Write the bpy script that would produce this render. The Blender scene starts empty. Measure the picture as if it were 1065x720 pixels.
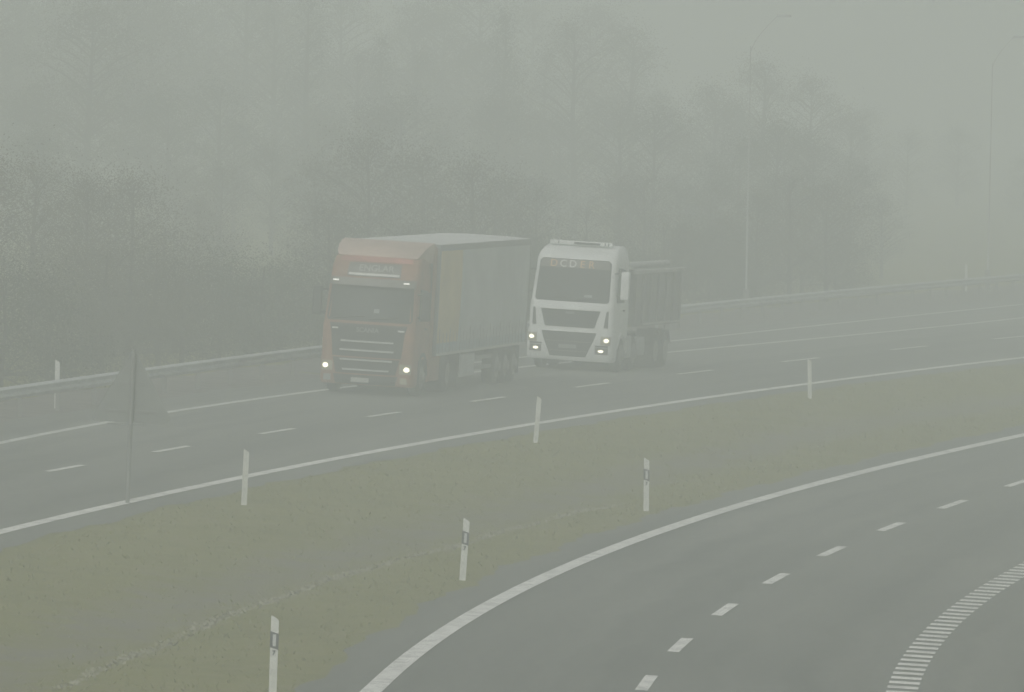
import bpy, bmesh, math, random
import numpy as np
from mathutils import Vector, Matrix

random.seed(7)
SC = bpy.context.scene
COL = SC.collection

# ------------------------------------------------------------------ camera model
F = 8500.0          # focal length in photo pixels (photo 1065 x 720)
CX, CY = 532.5, 360.0
HC = 9.39           # camera height over the road plane at x = 0
BANK = 0.038        # crossfall of the banked carriageways
ROLL = 0.022
PITCH = math.atan((CY - 48.0) / F)
RC = (Matrix.Rotation(math.pi / 2 - PITCH, 3, 'X') @ Matrix.Rotation(ROLL, 3, 'Z'))

def plane(x):
    return -BANK * max(-60.0, min(60.0, x))

def at(px, py, h=0.0):
    """ground point seen at a photo pixel"""
    d = RC @ Vector(((px - CX) / F, -(py - CY) / F, -1.0))
    t = (h - HC) / (d.z + BANK * d.x)
    return Vector((d.x * t, d.y * t, h - BANK * d.x * t))

# ------------------------------------------------------------------ materials
def mat(name, col, rough=0.6, metal=0.0, var=0.0, vscale=4.0, bump=0.0, bscale=40.0, col2=None, spec=None, coords='Object'):
    m = bpy.data.materials.new(name); m.use_nodes = True
    nt = m.node_tree; b = nt.nodes['Principled BSDF']
    b.inputs['Roughness'].default_value = rough
    b.inputs['Metallic'].default_value = metal
    if spec is not None: b.inputs['Specular IOR Level'].default_value = spec
    c = (col[0], col[1], col[2], 1.0)
    if var > 0 or col2 is not None:
        tc = nt.nodes.new('ShaderNodeTexCoord')
        n = nt.nodes.new('ShaderNodeTexNoise'); n.inputs['Scale'].default_value = vscale
        n.inputs['Detail'].default_value = 6.0; n.inputs['Roughness'].default_value = 0.62
        nt.links.new(tc.outputs[coords], n.inputs['Vector'])
        r = nt.nodes.new('ShaderNodeValToRGB')
        r.color_ramp.elements[0].position = 0.32; r.color_ramp.elements[1].position = 0.68
        lo = col2 if col2 is not None else tuple(k * (1 - var) for k in col)
        hi = col if col2 is not None else tuple(min(1, k * (1 + var)) for k in col)
        r.color_ramp.elements[0].color = (*lo[:3], 1); r.color_ramp.elements[1].color = (*hi[:3], 1)
        nt.links.new(n.outputs['Fac'], r.inputs['Fac']); nt.links.new(r.outputs['Color'], b.inputs['Base Color'])
    else:
        b.inputs['Base Color'].default_value = c
    if bump > 0:
        tc2 = nt.nodes.new('ShaderNodeTexCoord')
        n2 = nt.nodes.new('ShaderNodeTexNoise'); n2.inputs['Scale'].default_value = bscale
        n2.inputs['Detail'].default_value = 4.0
        nt.links.new(tc2.outputs[coords], n2.inputs['Vector'])
        bp = nt.nodes.new('ShaderNodeBump'); bp.inputs['Strength'].default_value = bump
        bp.inputs['Distance'].default_value = 0.05
        nt.links.new(n2.outputs['Fac'], bp.inputs['Height']); nt.links.new(bp.outputs['Normal'], b.inputs['Normal'])
    return m

def emit_mat(name, col, strength):
    m = bpy.data.materials.new(name); m.use_nodes = True
    b = m.node_tree.nodes['Principled BSDF']
    b.inputs['Base Color'].default_value = (0.8, 0.8, 0.75, 1)
    b.inputs['Emission Color'].default_value = (*col, 1)
    b.inputs['Emission Strength'].default_value = strength
    return m

def asphalt_mat(name, col):
    m = bpy.data.materials.new(name); m.use_nodes = True
    nt = m.node_tree; b = nt.nodes['Principled BSDF']
    L = nt.links.new
    uv = nt.nodes.new('ShaderNodeUVMap'); uv.uv_map = 'UVMap'
    def noise(sx, sy, det, seed=0.0):
        mp = nt.nodes.new('ShaderNodeMapping'); mp.inputs['Scale'].default_value = (sx, sy, 1)
        mp.inputs['Location'].default_value = (seed, seed * .7, 0)
        n = nt.nodes.new('ShaderNodeTexNoise'); n.inputs['Scale'].default_value = 1.0
        n.inputs['Detail'].default_value = det; n.inputs['Roughness'].default_value = 0.6
        L(uv.outputs['UV'], mp.inputs['Vector']); L(mp.outputs['Vector'], n.inputs['Vector'])
        return n.outputs['Fac']
    def math_(op, a, bb):
        k = nt.nodes.new('ShaderNodeMath'); k.operation = op
        for i, s in enumerate((a, bb)):
            if isinstance(s, (int, float)): k.inputs[i].default_value = s
            else: L(s, k.inputs[i])
        return k.outputs[0]
    streak = noise(1.1, 0.012, 3)        # tyre tracks: long streaks along the road
    patch = noise(0.16, 0.035, 4, 9.0)
    fine = noise(7.0, 3.0, 5, 3.0)
    s = math_('ADD', math_('MULTIPLY', streak, 1.2), math_('MULTIPLY', patch, 0.8))
    s = math_('ADD', s, math_('MULTIPLY', fine, 0.5))
    mr = nt.nodes.new('ShaderNodeMapRange')
    mr.inputs['From Min'].default_value = 0.95; mr.inputs['From Max'].default_value = 1.55
    L(s, mr.inputs['Value'])
    r = nt.nodes.new('ShaderNodeValToRGB')
    r.color_ramp.elements[0].color = (col[0]*0.60, col[1]*0.64, col[2]*0.63, 1)
    r.color_ramp.elements[1].color = (col[0]*1.42, col[1]*1.42, col[2]*1.38, 1)
    L(mr.outputs['Result'], r.inputs['Fac']); L(r.outputs['Color'], b.inputs['Base Color'])
    b.inputs['Roughness'].default_value = 0.85
    b.inputs['Specular IOR Level'].default_value = 0.3
    bp = nt.nodes.new('ShaderNodeBump'); bp.inputs['Strength'].default_value = 0.35; bp.inputs['Distance'].default_value = 0.01
    L(fine, bp.inputs['Height']); L(bp.outputs['Normal'], b.inputs['Normal'])
    return m

def paint_mat(name, col, wear=0.5):
    m = mat(name, col, 0.6, var=0.0)
    nt = m.node_tree; b = nt.nodes['Principled BSDF']; L = nt.links.new
    tc = nt.nodes.new('ShaderNodeTexCoord')
    n = nt.nodes.new('ShaderNodeTexNoise'); n.inputs['Scale'].default_value = 2.2; n.inputs['Detail'].default_value = 8; n.inputs['Roughness'].default_value = 0.75
    L(tc.outputs['Object'], n.inputs['Vector'])
    r = nt.nodes.new('ShaderNodeValToRGB')
    r.color_ramp.elements[0].position = 0.33; r.color_ramp.elements[1].position = 0.55
    lo = tuple(k * (1 - wear) for k in col)
    r.color_ramp.elements[0].color = (*lo, 1); r.color_ramp.elements[1].color = (*col, 1)
    L(n.outputs['Fac'], r.inputs['Fac']); L(r.outputs['Color'], b.inputs['Base Color'])
    return m

def ground_mat():
    m = bpy.data.materials.new('grass_ground'); m.use_nodes = True
    nt = m.node_tree; b = nt.nodes['Principled BSDF']; L = nt.links.new
    tc = nt.nodes.new('ShaderNodeTexCoord')
    def noise(scale, det, rough=0.6):
        n = nt.nodes.new('ShaderNodeTexNoise'); n.inputs['Scale'].default_value = scale
        n.inputs['Detail'].default_value = det; n.inputs['Roughness'].default_value = rough
        L(tc.outputs['Object'], n.inputs['Vector']); return n.outputs['Fac']
    def ramp(fac, p0, c0, p1, c1):
        r = nt.nodes.new('ShaderNodeValToRGB')
        r.color_ramp.elements[0].position = p0; r.color_ramp.elements[1].position = p1
        r.color_ramp.elements[0].color = (*c0, 1); r.color_ramp.elements[1].color = (*c1, 1)
        L(fac, r.inputs['Fac']); return r.outputs['Color']
    def mix(fac, a, c):
        k = nt.nodes.new('ShaderNodeMix'); k.data_type = 'RGBA'
        L(fac, k.inputs['Factor']); L(a, k.inputs['A']); L(c, k.inputs['B']); return k.outputs['Result']
    def mth(op, a, c):
        k = nt.nodes.new('ShaderNodeMath'); k.operation = op; k.use_clamp = False
        for i, s in enumerate((a, c)):
            if isinstance(s, (int, float)): k.inputs[i].default_value = s
            else: L(s, k.inputs[i])
        return k.outputs[0]
    big = noise(0.42, 6, 0.65); mid = noise(1.7, 6, 0.7); fine = noise(9.0, 5, 0.7)
    green = ramp(mth('ADD', mth('MULTIPLY', big, .75), mth('MULTIPLY', fine, .25)), 0.36, GREEN_LO, 0.66, GREEN_HI)
    dry = ramp(fine, 0.3, DRY_LO, 0.7, DRY_HI)
    dm = nt.nodes.new('ShaderNodeMapRange'); dm.inputs['From Min'].default_value = 0.5; dm.inputs['From Max'].default_value = 0.68
    L(mid, dm.inputs['Value'])
    grass = mix(dm.outputs['Result'], green, dry)
    mud_c = ramp(fine, 0.3, MUD_LO, 0.7, MUD_HI)
    at_ = nt.nodes.new('ShaderNodeAttribute'); at_.attribute_name = 'mud'
    mv = mth('ADD', at_.outputs['Fac'], mth('MULTIPLY', mth('SUBTRACT', mth('ADD', mth('MULTIPLY', mid, .5), mth('MULTIPLY', big, .5)), 0.5), 3.4))
    mm = nt.nodes.new('ShaderNodeMapRange'); mm.inputs['From Min'].default_value = 0.22; mm.inputs['From Max'].default_value = 1.0
    L(mv, mm.inputs['Value'])
    c = mix(mm.outputs['Result'], grass, mud_c)
    L(c, b.inputs['Base Color'])
    b.inputs['Roughness'].default_value = 0.95; b.inputs['Specular IOR Level'].default_value = 0.15
    bp = nt.nodes.new('ShaderNodeBump'); bp.inputs['Strength'].default_value = 0.2; bp.inputs['Distance'].default_value = 0.04
    L(mth('ADD', mid, fine), bp.inputs['Height']); L(bp.outputs['Normal'], b.inputs['Normal'])
    return m

GREEN_LO, GREEN_HI = (0.134, 0.136, 0.020), (0.208, 0.200, 0.048)
DRY_LO, DRY_HI = (0.18, 0.165, 0.05), (0.26, 0.225, 0.095)
MUD_LO, MUD_HI = (0.120, 0.112, 0.082), (0.19, 0.176, 0.135)

M = {}
M['asphalt_main'] = asphalt_mat('asphalt_main', (0.136, 0.140, 0.126))
M['asphalt_ramp'] = asphalt_mat('asphalt_ramp', (0.128, 0.132, 0.116))
M['gravel'] = mat('gravel', (0.13, 0.118, 0.10), 0.95, var=0.45, vscale=1.5, bump=0.6, bscale=14)
M['paint'] = paint_mat('road_paint', (0.86, 0.86, 0.80), 0.5)
M['paint_worn'] = paint_mat('road_paint_worn', (0.68, 0.69, 0.64), 0.5)
M['ground'] = ground_mat()
M['galv'] = mat('galvanised_steel', (0.50, 0.52, 0.51), 0.5, 0.15, var=0.18, vscale=2.0)
M['galv_dark'] = mat('galvanised_post', (0.19, 0.19, 0.175), 0.7, 0.1, var=0.2, vscale=3.0)
M['pole'] = mat('pole_steel', (0.42, 0.44, 0.425), 0.6, 0.1, var=0.12, vscale=2.0)
M['lampgrey'] = mat('lamp_housing', (0.42, 0.44, 0.43), 0.5, 0.2, var=0.1, vscale=4)
M['sign_back'] = mat('sign_back', (0.19, 0.205, 0.19), 0.7, 0.1, var=0.12, vscale=3.0)
M['sign_pole'] = mat('sign_pole', (0.20, 0.21, 0.20), 0.65, 0.2, var=0.15, vscale=5.0)
M['sign_face'] = mat('sign_face', (0.75, 0.66, 0.08), 0.5, var=0.1, vscale=4.0)
M['sign_red'] = mat('sign_red', (0.55, 0.03, 0.02), 0.5, var=0.1, vscale=4.0)
M['plastic_white'] = mat('post_plastic', (0.66, 0.67, 0.62), 0.6, var=0.18, vscale=5.0)
M['plastic_black'] = mat('post_band', (0.03, 0.032, 0.035), 0.6, var=0.2, vscale=6.0)
M['reflector'] = mat('reflector', (0.62, 0.64, 0.62), 0.3, 0.2, var=0.1, vscale=20.0)
# lorries
M['red'] = mat('red_paint', (0.29, 0.137, 0.074), 0.55, var=0.25, vscale=1.6)
M['red_pale'] = mat('deflector_paint', (0.52, 0.39, 0.32), 0.55, var=0.2, vscale=1.4)
M['red_bright'] = mat('red_stripe', (0.48, 0.20, 0.15), 0.5, var=0.2, vscale=2.0)
M['white'] = mat('white_paint', (0.76, 0.78, 0.75), 0.35, var=0.10, vscale=1.8)
M['glass'] = mat('dark_glass', (0.022, 0.030, 0.027), 0.3, var=0.2, vscale=1.5, spec=0.25)
M['black'] = mat('black_plastic', (0.028, 0.030, 0.030), 0.6, var=0.25, vscale=5.0)
M['visor'] = mat('visor_plastic', (0.16, 0.15, 0.13), 0.4, var=0.2, vscale=3.0)
M['chrome'] = mat('pale_trim', (0.55, 0.56, 0.54), 0.35, 0.4, var=0.1, vscale=6.0)
M['rubber'] = mat('rubber', (0.060, 0.060, 0.057), 0.9, var=0.3, vscale=8.0)  # tyre grey lightened with grime, imitating spray haze around the wheels
M['rim'] = mat('wheel_rim', (0.20, 0.20, 0.19), 0.5, 0.4, var=0.25, vscale=6.0)  # kept close to the tyre grey, as if veiled by spray haze
M['chassis'] = mat('chassis_paint', (0.095, 0.092, 0.088), 0.8, var=0.3, vscale=3.0)  # grime-lightened grey; spray haze under the lorries is put into this colour
M['curtain'] = mat('curtain_grey', (0.50, 0.53, 0.52), 0.6, var=0.16, vscale=0.8, bump=0.25, bscale=2.0)
M['curtain_band'] = mat('curtain_blue_grey', (0.36, 0.42, 0.44), 0.6, var=0.12, vscale=1.0)
M['curtain_tan'] = mat('curtain_tan', (0.60, 0.48, 0.25), 0.6, var=0.16, vscale=0.9, bump=0.25, bscale=2.0)
M['trailer_rail'] = mat('trailer_rail', (0.24, 0.25, 0.24), 0.5, 0.2, var=0.15, vscale=1.5)
M['roof'] = mat('trailer_roof', (0.66, 0.67, 0.65), 0.6, var=0.1, vscale=0.7)
M['box_grey'] = mat('box_grey', (0.34, 0.36, 0.35), 0.6, var=0.15, vscale=2.0)
M['box_pale'] = mat('box_pale_grey', (0.50, 0.52, 0.51), 0.6, var=0.15, vscale=2.0)
M['tipper'] = mat('tipper_paint', (0.19, 0.19, 0.18), 0.6, var=0.3, vscale=1.2)
M['tipper_rail'] = mat('tipper_rail', (0.42, 0.42, 0.40), 0.5, var=0.2, vscale=2.0)
M['orange'] = mat('orange_letter', (0.62, 0.40, 0.20), 0.5, var=0.08, vscale=6.0)
M['letter'] = mat('pale_letter', (0.70, 0.70, 0.66), 0.5, var=0.08, vscale=6.0)
M['letter_dim'] = mat('dim_letter', (0.26, 0.27, 0.26), 0.5, var=0.08, vscale=6.0)
M['pale'] = mat('sign_letter', (0.40, 0.40, 0.37), 0.5, var=0.08, vscale=6.0)
M['plate'] = mat('number_plate', (0.42, 0.42, 0.39), 0.5, var=0.15, vscale=8.0)
M['lens'] = mat('lamp_lens', (0.42, 0.39, 0.28), 0.2, var=0.1, vscale=8.0)
M['headlight'] = emit_mat('headlight_glow', (1.0, 0.93, 0.70), 3.4)
M['marker'] = emit_mat('marker_glow', (1.0, 0.98, 0.90), 1.2)
M['wood'] = mat('bark', (0.060, 0.052, 0.043), 0.95, var=0.35, vscale=3.0, bump=0.5, bscale=12)
M['leaf_dark'] = mat('leaf_dark', (0.040, 0.052, 0.026), 0.9, var=0.5, vscale=1.2, spec=0.1)
M['leaf_brown'] = mat('leaf_brown', (0.068, 0.062, 0.034), 0.9, var=0.5, vscale=1.2, spec=0.1)
M['needle'] = mat('needle', (0.030, 0.042, 0.026), 0.9, var=0.4, vscale=1.5, spec=0.1)
M['tuft'] = mat('grass_blades', (0.26, 0.26, 0.075), 0.95, col2=(0.20, 0.20, 0.045), vscale=0.9, spec=0.1)
_nt = M['tuft'].node_tree; _b = _nt.nodes['Principled BSDF']
_tr = _nt.nodes.new('ShaderNodeBsdfTranslucent'); _mx = _nt.nodes.new('ShaderNodeMixShader'); _mx.inputs[0].default_value = 0.5
_src = _b.inputs['Base Color'].links[0].from_socket
_nt.links.new(_src, _tr.inputs['Color']); _nt.links.new(_b.outputs[0], _mx.inputs[1]); _nt.links.new(_tr.outputs[0], _mx.inputs[2])
_nt.links.new(_mx.outputs[0], _nt.nodes['Material Output'].inputs['Surface'])
M['tuft_dry'] = mat('dry_grass', (0.36, 0.345, 0.26), 0.95, col2=(0.25, 0.24, 0.15), vscale=1.6, spec=0.1)

# ------------------------------------------------------------------ mesh builder
class MB:
    def __init__(s): s.v = []; s.f = []
    def add(s, vs, fs):
        o = len(s.v); s.v += [tuple(v) for v in vs]; s.f += [tuple(i + o for i in f) for f in fs]; return s
    def box(s, x0, x1, y0, y1, z0, z1):
        return s.add([(x0,y0,z0),(x1,y0,z0),(x1,y1,z0),(x0,y1,z0),(x0,y0,z1),(x1,y0,z1),(x1,y1,z1),(x0,y1,z1)],
                     [(0,3,2,1),(4,5,6,7),(0,1,5,4),(1,2,6,5),(2,3,7,6),(3,0,4,7)])
    def loft(s, rings, cap=True, close=True):
        n = len(rings[0]); vs = [p for r in rings for p in r]; fs = []
        for k in range(len(rings) - 1):
            for i in range(n if close else n - 1):
                j = (i + 1) % n
                fs.append((k*n+i, k*n+j, (k+1)*n+j, (k+1)*n+i))
        if cap:
            fs.append(tuple(reversed(range(n)))); fs.append(tuple(range((len(rings)-1)*n, len(rings)*n)))
        return s.add(vs, fs)
    def tube(s, pts, radii, n=10, cap=True):
        pts = [Vector(p) for p in pts]
        if not isinstance(radii, (list, tuple)): radii = [radii] * len(pts)
        rings = []
        for i, p in enumerate(pts):
            d = (pts[min(i+1, len(pts)-1)] - pts[max(i-1, 0)]).normalized()
            a = d.cross(Vector((0, 0, 1)))
            if a.length < 1e-3: a = d.cross(Vector((1, 0, 0)))
            a.normalize(); b = d.cross(a).normalized()
            rings.append([p + radii[i] * (math.cos(2*math.pi*k/n) * a + math.sin(2*math.pi*k/n) * b) for k in range(n)])
        return s.loft(rings, cap)
    def lathe(s, prof, axis='X', origin=(0,0,0), n=28):
        """prof: list of (offset along axis, radius)"""
        rings = []
        for (o, r) in prof:
            ring = []
            for k in range(n):
                a = 2*math.pi*k/n; c, q = r*math.cos(a), r*math.sin(a)
                ring.append((origin[0]+o, origin[1]+c, origin[2]+q) if axis == 'X' else (origin[0]+c, origin[1]+q, origin[2]+o))
            rings.append(ring)
        return s.loft(rings)
    def prism(s, prof, x0, x1):
        """closed (y,z) profile extruded along x"""
        return s.loft([[(x0, y, z) for y, z in prof], [(x1, y, z) for y, z in prof]])
    def build(s, name, m, parent=None, bevel=0.0, smooth=False, seg=2):
        me = bpy.data.meshes.new(name); me.from_pydata(s.v, [], s.f); me.update()
        bm = bmesh.new(); bm.from_mesh(me)
        bmesh.ops.recalc_face_normals(bm, faces=bm.faces)
        if bevel > 0:
            bmesh.ops.bevel(bm, geom=list(bm.edges), offset=bevel, segments=seg, affect='EDGES', profile=0.6, clamp_overlap=True)
        bm.to_mesh(me); bm.free()
        if smooth:
            for p in me.polygons: p.use_smooth = True
            try: me.set_sharp_from_angle(angle=math.radians(40))
            except Exception: pass
        me.materials.append(m)
        o = bpy.data.objects.new(name, me); COL.objects.link(o)
        if parent is not None: o.parent = parent
        return o

def tag(o, label=None, cat=None, group=None, kind=None):
    if label: o['label'] = label
    if cat: o['category'] = cat
    if group: o['group'] = group
    if kind: o['kind'] = kind
    return o

def empty(name, loc, label, cat, group=None):
    o = bpy.data.objects.new(name, None); COL.objects.link(o)
    o.location = loc; o.empty_display_size = 0.3
    return tag(o, label, cat, group)

def copy_tree(o, parent=None):
    c = o.copy(); COL.objects.link(c)
    if parent is not None: c.parent = parent
    for ch in list(o.children): copy_tree(ch, c)
    return c

def text_part(name, body, size, m, parent, mw, depth=0.006):
    cu = bpy.data.curves.new(name, 'FONT'); cu.body = body; cu.size = size
    cu.align_x = 'CENTER'; cu.align_y = 'CENTER'; cu.extrude = depth; cu.offset = 0.004
    tmp = bpy.data.objects.new('tmp_text', cu); COL.objects.link(tmp)
    dg = bpy.context.evaluated_depsgraph_get(); dg.update()
    me = bpy.data.meshes.new_from_object(tmp.evaluated_get(dg))
    bpy.data.objects.remove(tmp); bpy.data.curves.remove(cu)
    me.name = name; me.transform(mw); me.materials.clear(); me.materials.append(m)
    o = bpy.data.objects.new(name, me); COL.objects.link(o); o.parent = parent
    return o

# ------------------------------------------------------------------ road curves (X as a function of distance Y)
class Curve:
    def __init__(s, pts, deg, lo=None, hi=None):
        g = [at(*p) for p in pts]
        x = np.array([p.x for p in g]); y = np.array([p.y for p in g])
        s.y0, s.y1 = y.min(), y.max(); s.m = (s.y0 + s.y1) / 2; s.s = (s.y1 - s.y0) / 2
        s.c = np.polyfit((y - s.m) / s.s, x, deg); s.d = np.polyder(s.c)
    def __call__(s, y):
        yc = min(max(y, s.y0), s.y1); t = (yc - s.m) / s.s
        return float(np.polyval(s.c, t)) + (y - yc) * float(np.polyval(s.d, t)) / s.s
    def slope(s, y):
        yc = min(max(y, s.y0), s.y1)
        return float(np.polyval(s.d, (yc - s.m) / s.s)) / s.s
    def normal(s, y):                      # unit vector to the right of the direction of increasing y
        k = s.slope(y); n = math.hypot(1, k); return (1 / n, -k / n)
    def pts(s, ya, yb, step=2.0):
        n = max(2, int(abs(yb - ya) / step) + 1)
        return [(s(y), y) for y in np.linspace(ya, yb, n)]

L1 = Curve([(0,553),(80,535.8),(200,507.5),(255,496),(320,482.6),(510,449),(610,432),(800,406),(910,389.6),(1065,372.3)], 3)
D1 = Curve([(68.5,487.5),(178.5,467.3),(288,448.8),(396,431.3),(508,415.6),(618,401),(724,387.3),(834,374.5),(942,362),(1050,351.5)], 3)
FL = Curve([(0,459.8),(60,449.5),(113,440.5),(180,429),(264,416),(335,404.6),(706,366.3),(790,358),(880,349),(1065,330.6)], 3)
UL = Curve([(560,370.2),(708,353.6),(800,344.6),(890,334.5),(1065,316.7)], 2)
R1 = Curve([(400,708),(478,646),(555.6,605),(633,574),(672,557.6),(750,533),(840,504.8),(940,481),(1030,460.5),(1065,452.5)], 3)
R2 = Curve([(673,711),(707,671),(752,634.5),(808,602.5),(866,574),(927,548),(989.5,525),(1062,502)], 3)
R3 = Curve([(938.2,718.2),(947.2,696.5),(955.6,682.9),(965,668.9),(980.3,651.1),(1003.8,633.3),(1019.7,620),(1041.7,605.6),(1053.3,599.6)], 3)

def P(x, y, h=0.0): return (x, y, plane(x) + h)

# the guardrail foot, from the beam top seen in the photograph
def rail_foot(px, py):
    p = at(px, py, 0.75); return p.x, p.y
_rp = [rail_foot(*q) for q in [(0,402.5),(60,395.3),(113,388.5),(155,383),(240,370.8),(330,358.5),(715,317),(800,308.5),(880,300.3),(975,292),(1065,285)]]
RL = Curve([(0,460),(500,400),(1000,330),(1060,320)], 2)
_x = np.array([p[0] for p in _rp]); _y = np.array([p[1] for p in _rp])
RL.y0, RL.y1 = _y.min(), _y.max(); RL.m = (RL.y0 + RL.y1)/2; RL.s = (RL.y1 - RL.y0)/2
RL.c = np.polyfit((_y - RL.m)/RL.s, _x, 3); RL.d = np.polyder(RL.c)

def ribbon(name, rows, m, h, parent=None, uv=False):
    """rows: list of lists of (x,y) across the ribbon; every row follows the ground plane at height h"""
    n = len(rows[0]); vs = []; fs = []
    for r in rows: vs += [P(x, y, h) for x, y in r]
    for k in range(len(rows) - 1):
        for i in range(n - 1): fs.append((k*n+i, k*n+i+1, (k+1)*n+i+1, (k+1)*n+i))
    me = bpy.data.meshes.new(name); me.from_pydata(vs, [], fs); me.update()
    if uv:
        lay = me.uv_layers.new(name='UVMap')
        acc = [0.0]
        for k in range(1, len(rows)):
            a, b = rows[k-1][0], rows[k][0]; acc.append(acc[-1] + math.dist(a, b))
        for lp in me.loops:
            k, i = divmod(lp.vertex_index, n)
            lay.data[lp.index].uv = (math.dist(rows[k][0], rows[k][i]), acc[k])
    me.materials.append(m)
    o = bpy.data.objects.new(name, me); COL.objects.link(o)
    if parent: o.parent = parent
    return o

def offset(cv, y, d):
    nx, ny = cv.normal(y); return (cv(y) + nx * d, y + ny * d)

def line(name, cv, ya, yb, w, m, h=0.010, step=1.5):
    n = max(2, int(abs(yb - ya) / step) + 1)
    rows = [[offset(cv, y, -w/2), offset(cv, y, w/2)] for y in np.linspace(ya, yb, n)]
    return tag(ribbon(name, rows, m, h), kind='structure')

# ------------------------------------------------------------------ setting: ground
ditch_px = [(-80,722),(0,688),(110,648),(210,615),(300,588),(420,553),(560,520),(700,481),(800,457),(900,436),(1000,420),(1065,409)]
ditch = [at(*p) for p in ditch_px]
pale_px = [(60,712),(100,694),(150,672),(200,651),(250,631),(290,614),(330,601),(380,586),(440,573),(480,561),(520,549),(560,540),(605,529),(648,520)]
pale = [at(*p) for p in pale_px]

def seg_dist(x, y, poly):
    best = 1e9
    for a, b in zip(poly[:-1], poly[1:]):
        dx, dy = b.x-a.x, b.y-a.y; l2 = dx*dx+dy*dy
        t = max(0, min(1, ((x-a.x)*dx+(y-a.y)*dy)/l2))
        best = min(best, math.hypot(x-a.x-t*dx, y-a.y-t*dy))
    return best

def median_w(x, y):
    """0 outside the grass median, 1 well inside"""
    if y < 60 or y > 480: return 0.0
    a = (x - L1(y)) - 1.35; b = (R1(y) - x) - 1.35
    return max(0.0, min(1.0, min(a, b) / 1.2))

def ground_z(x, y):
    z = plane(x) - 0.013
    w = median_w(x, y)
    if w > 0:
        d = seg_dist(x, y, ditch)
        z -= w * 0.16 * math.exp(-(d/1.5)**2)
        z += w * 0.02 * (math.sin(x*2.1 + y*0.37) + math.sin(x*0.9 - y*0.53))
    back = RL(y) - x            # beyond the guardrail the land falls a little, then rolls
    if y > 40 and back > 2.5:
        z -= min(0.5, (back - 2.5) * 0.12)
    return z

def axis(segs):
    out = []
    for a, b, st in segs:
        n = int(round((b - a) / st)); out += [a + k*(b-a)/n for k in range(n)]
    out.append(segs[-1][1]); return out
gx = axis([(-740,-100,80),(-100,-30,7),(-30,40,0.5),(40,110,7),(110,740,90)])
gy = axis([(-40,80,10),(80,330,1.25),(330,480,5),(480,1180,70)])
gv = []; gm = []
for y in gy:
    for x in gx:
        gv.append((x, y, ground_z(x, y)))
        mud = 0.0
        if median_w(x, y) > 0:
            d = seg_dist(x, y, ditch); mud = 0.72*math.exp(-(d/1.35)**2)
        gm.append(mud)
nx = len(gx)
gf = [(j*nx+i, j*nx+i+1, (j+1)*nx+i+1, (j+1)*nx+i) for j in range(len(gy)-1) for i in range(nx-1)]
me = bpy.data.meshes.new('ground'); me.from_pydata(gv, [], gf); me.update()
a_ = me.attributes.new('mud', 'FLOAT', 'POINT'); a_.data.foreach_set('value', gm)
for p in me.polygons: p.use_smooth = True
me.materials.append(M['ground'])
go = bpy.data.objects.new('ground', me); COL.objects.link(go); tag(go, kind='structure')

# ------------------------------------------------------------------ setting: carriageways and markings
def wob(y, k): return 0.10*math.sin(y*0.61+k) + 0.07*math.sin(y*1.7+2*k) + 0.05*math.sin(y*3.9+k)
def main_left(y):
    f = FL(y); u = UL(y) if y > 226 else f
    nxv, nyv = FL.normal(y)
    return min(f, u) - 1.6
ys = np.arange(60, 475, 1.0)
rows = []
for y in ys:
    l = main_left(y) - 0.25 + wob(y, 1); r = L1(y) + 0.95 + wob(y, 2)
    rows.append([(l + (r-l)*t, y) for t in np.linspace(0, 1, 10)])
tag(ribbon('motorway_road', rows, M['asphalt_main'], 0.0, uv=True), kind='structure')
rows = []
for y in np.arange(40, 330, 0.8):
    l = offset(R1, y, -0.95 + wob(y, 3)); r = offset(R3, y, 3.2 + wob(y, 4)) if y < 150 else offset(R1, y, 11.5)
    rows.append([(l[0] + (r[0]-l[0])*t, l[1] + (r[1]-l[1])*t) for t in np.linspace(0, 1, 10)])
tag(ribbon('slip_road', rows, M['asphalt_ramp'], 0.0, uv=True), kind='structure')
# gravel verge between the far shoulder and the guardrail
rows = []
for y in np.arange(60, 475, 1.5):
    r = main_left(y) - 0.1; l = RL(y) - 2.2 + 2*wob(y, 5)
    rows.append([(l + (r-l)*t, y) for t in np.linspace(0, 1, 4)])
tag(ribbon('gravel_verge', rows, M['gravel'], -0.006), kind='structure')

line('edge_line', L1, 70, 460, 0.28, M['paint'])
line('edge_line', FL, 70, 460, 0.22, M['paint_worn'])
line('edge_line', UL, 226, 460, 0.20, M['paint_worn'])
line('edge_line', R1, 60, 330, 0.30, M['paint'])

def dash_at(cv, pa, pb, w, m, bag):
    a = at(*pa); b = at(*pb); n = 4
    rr = [[offset(cv, y, -w/2), offset(cv, y, w/2)] for y in np.linspace(a.y, b.y, n)]
    bag.append(rr)
def dashes(name, bag, m, h=0.010):
    mb = MB()
    for rr in bag:
        vs = [P(x, y, h) for r in rr for x, y in r]
        mb.add(vs, [(2*k, 2*k+1, 2*k+3, 2*k+2) for k in range(len(rr)-1)])
    return tag(mb.build(name, m), kind='structure')
bag = []
for pa, pb in [((50,490.8),(87,484.2)),((160,470.5),(197,464.3)),((270,451.6),(306,446)),((379,433.8),(413.5,428.7)),((490,418),(527,413.3)),
               ((601,403.3),(637,398.8)),((707,389.6),(741,385.2)),((815,376.7),(853,372.5)),((924,364),(960,360)),((1032,353),(1069,349.3))]:
    dash_at(D1, pa, pb, 0.16, None, bag)
ya = at(50,490.8).y
for k in range(1, 8): 
    y = ya - 11.9*k
    if y > 70: bag.append([[offset(D1, q, -.08), offset(D1, q, .08)] for q in np.linspace(y, y+3.1, 4)])
yb = at(1032,353).y
for k in range(1, 8):
    y = yb + 12*k; bag.append([[offset(D1, q, -.08), offset(D1, q, .08)] for q in np.linspace(y, y+3.1, 4)])
dashes('lane_dashes', bag, M['paint'])
bag = []
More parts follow.
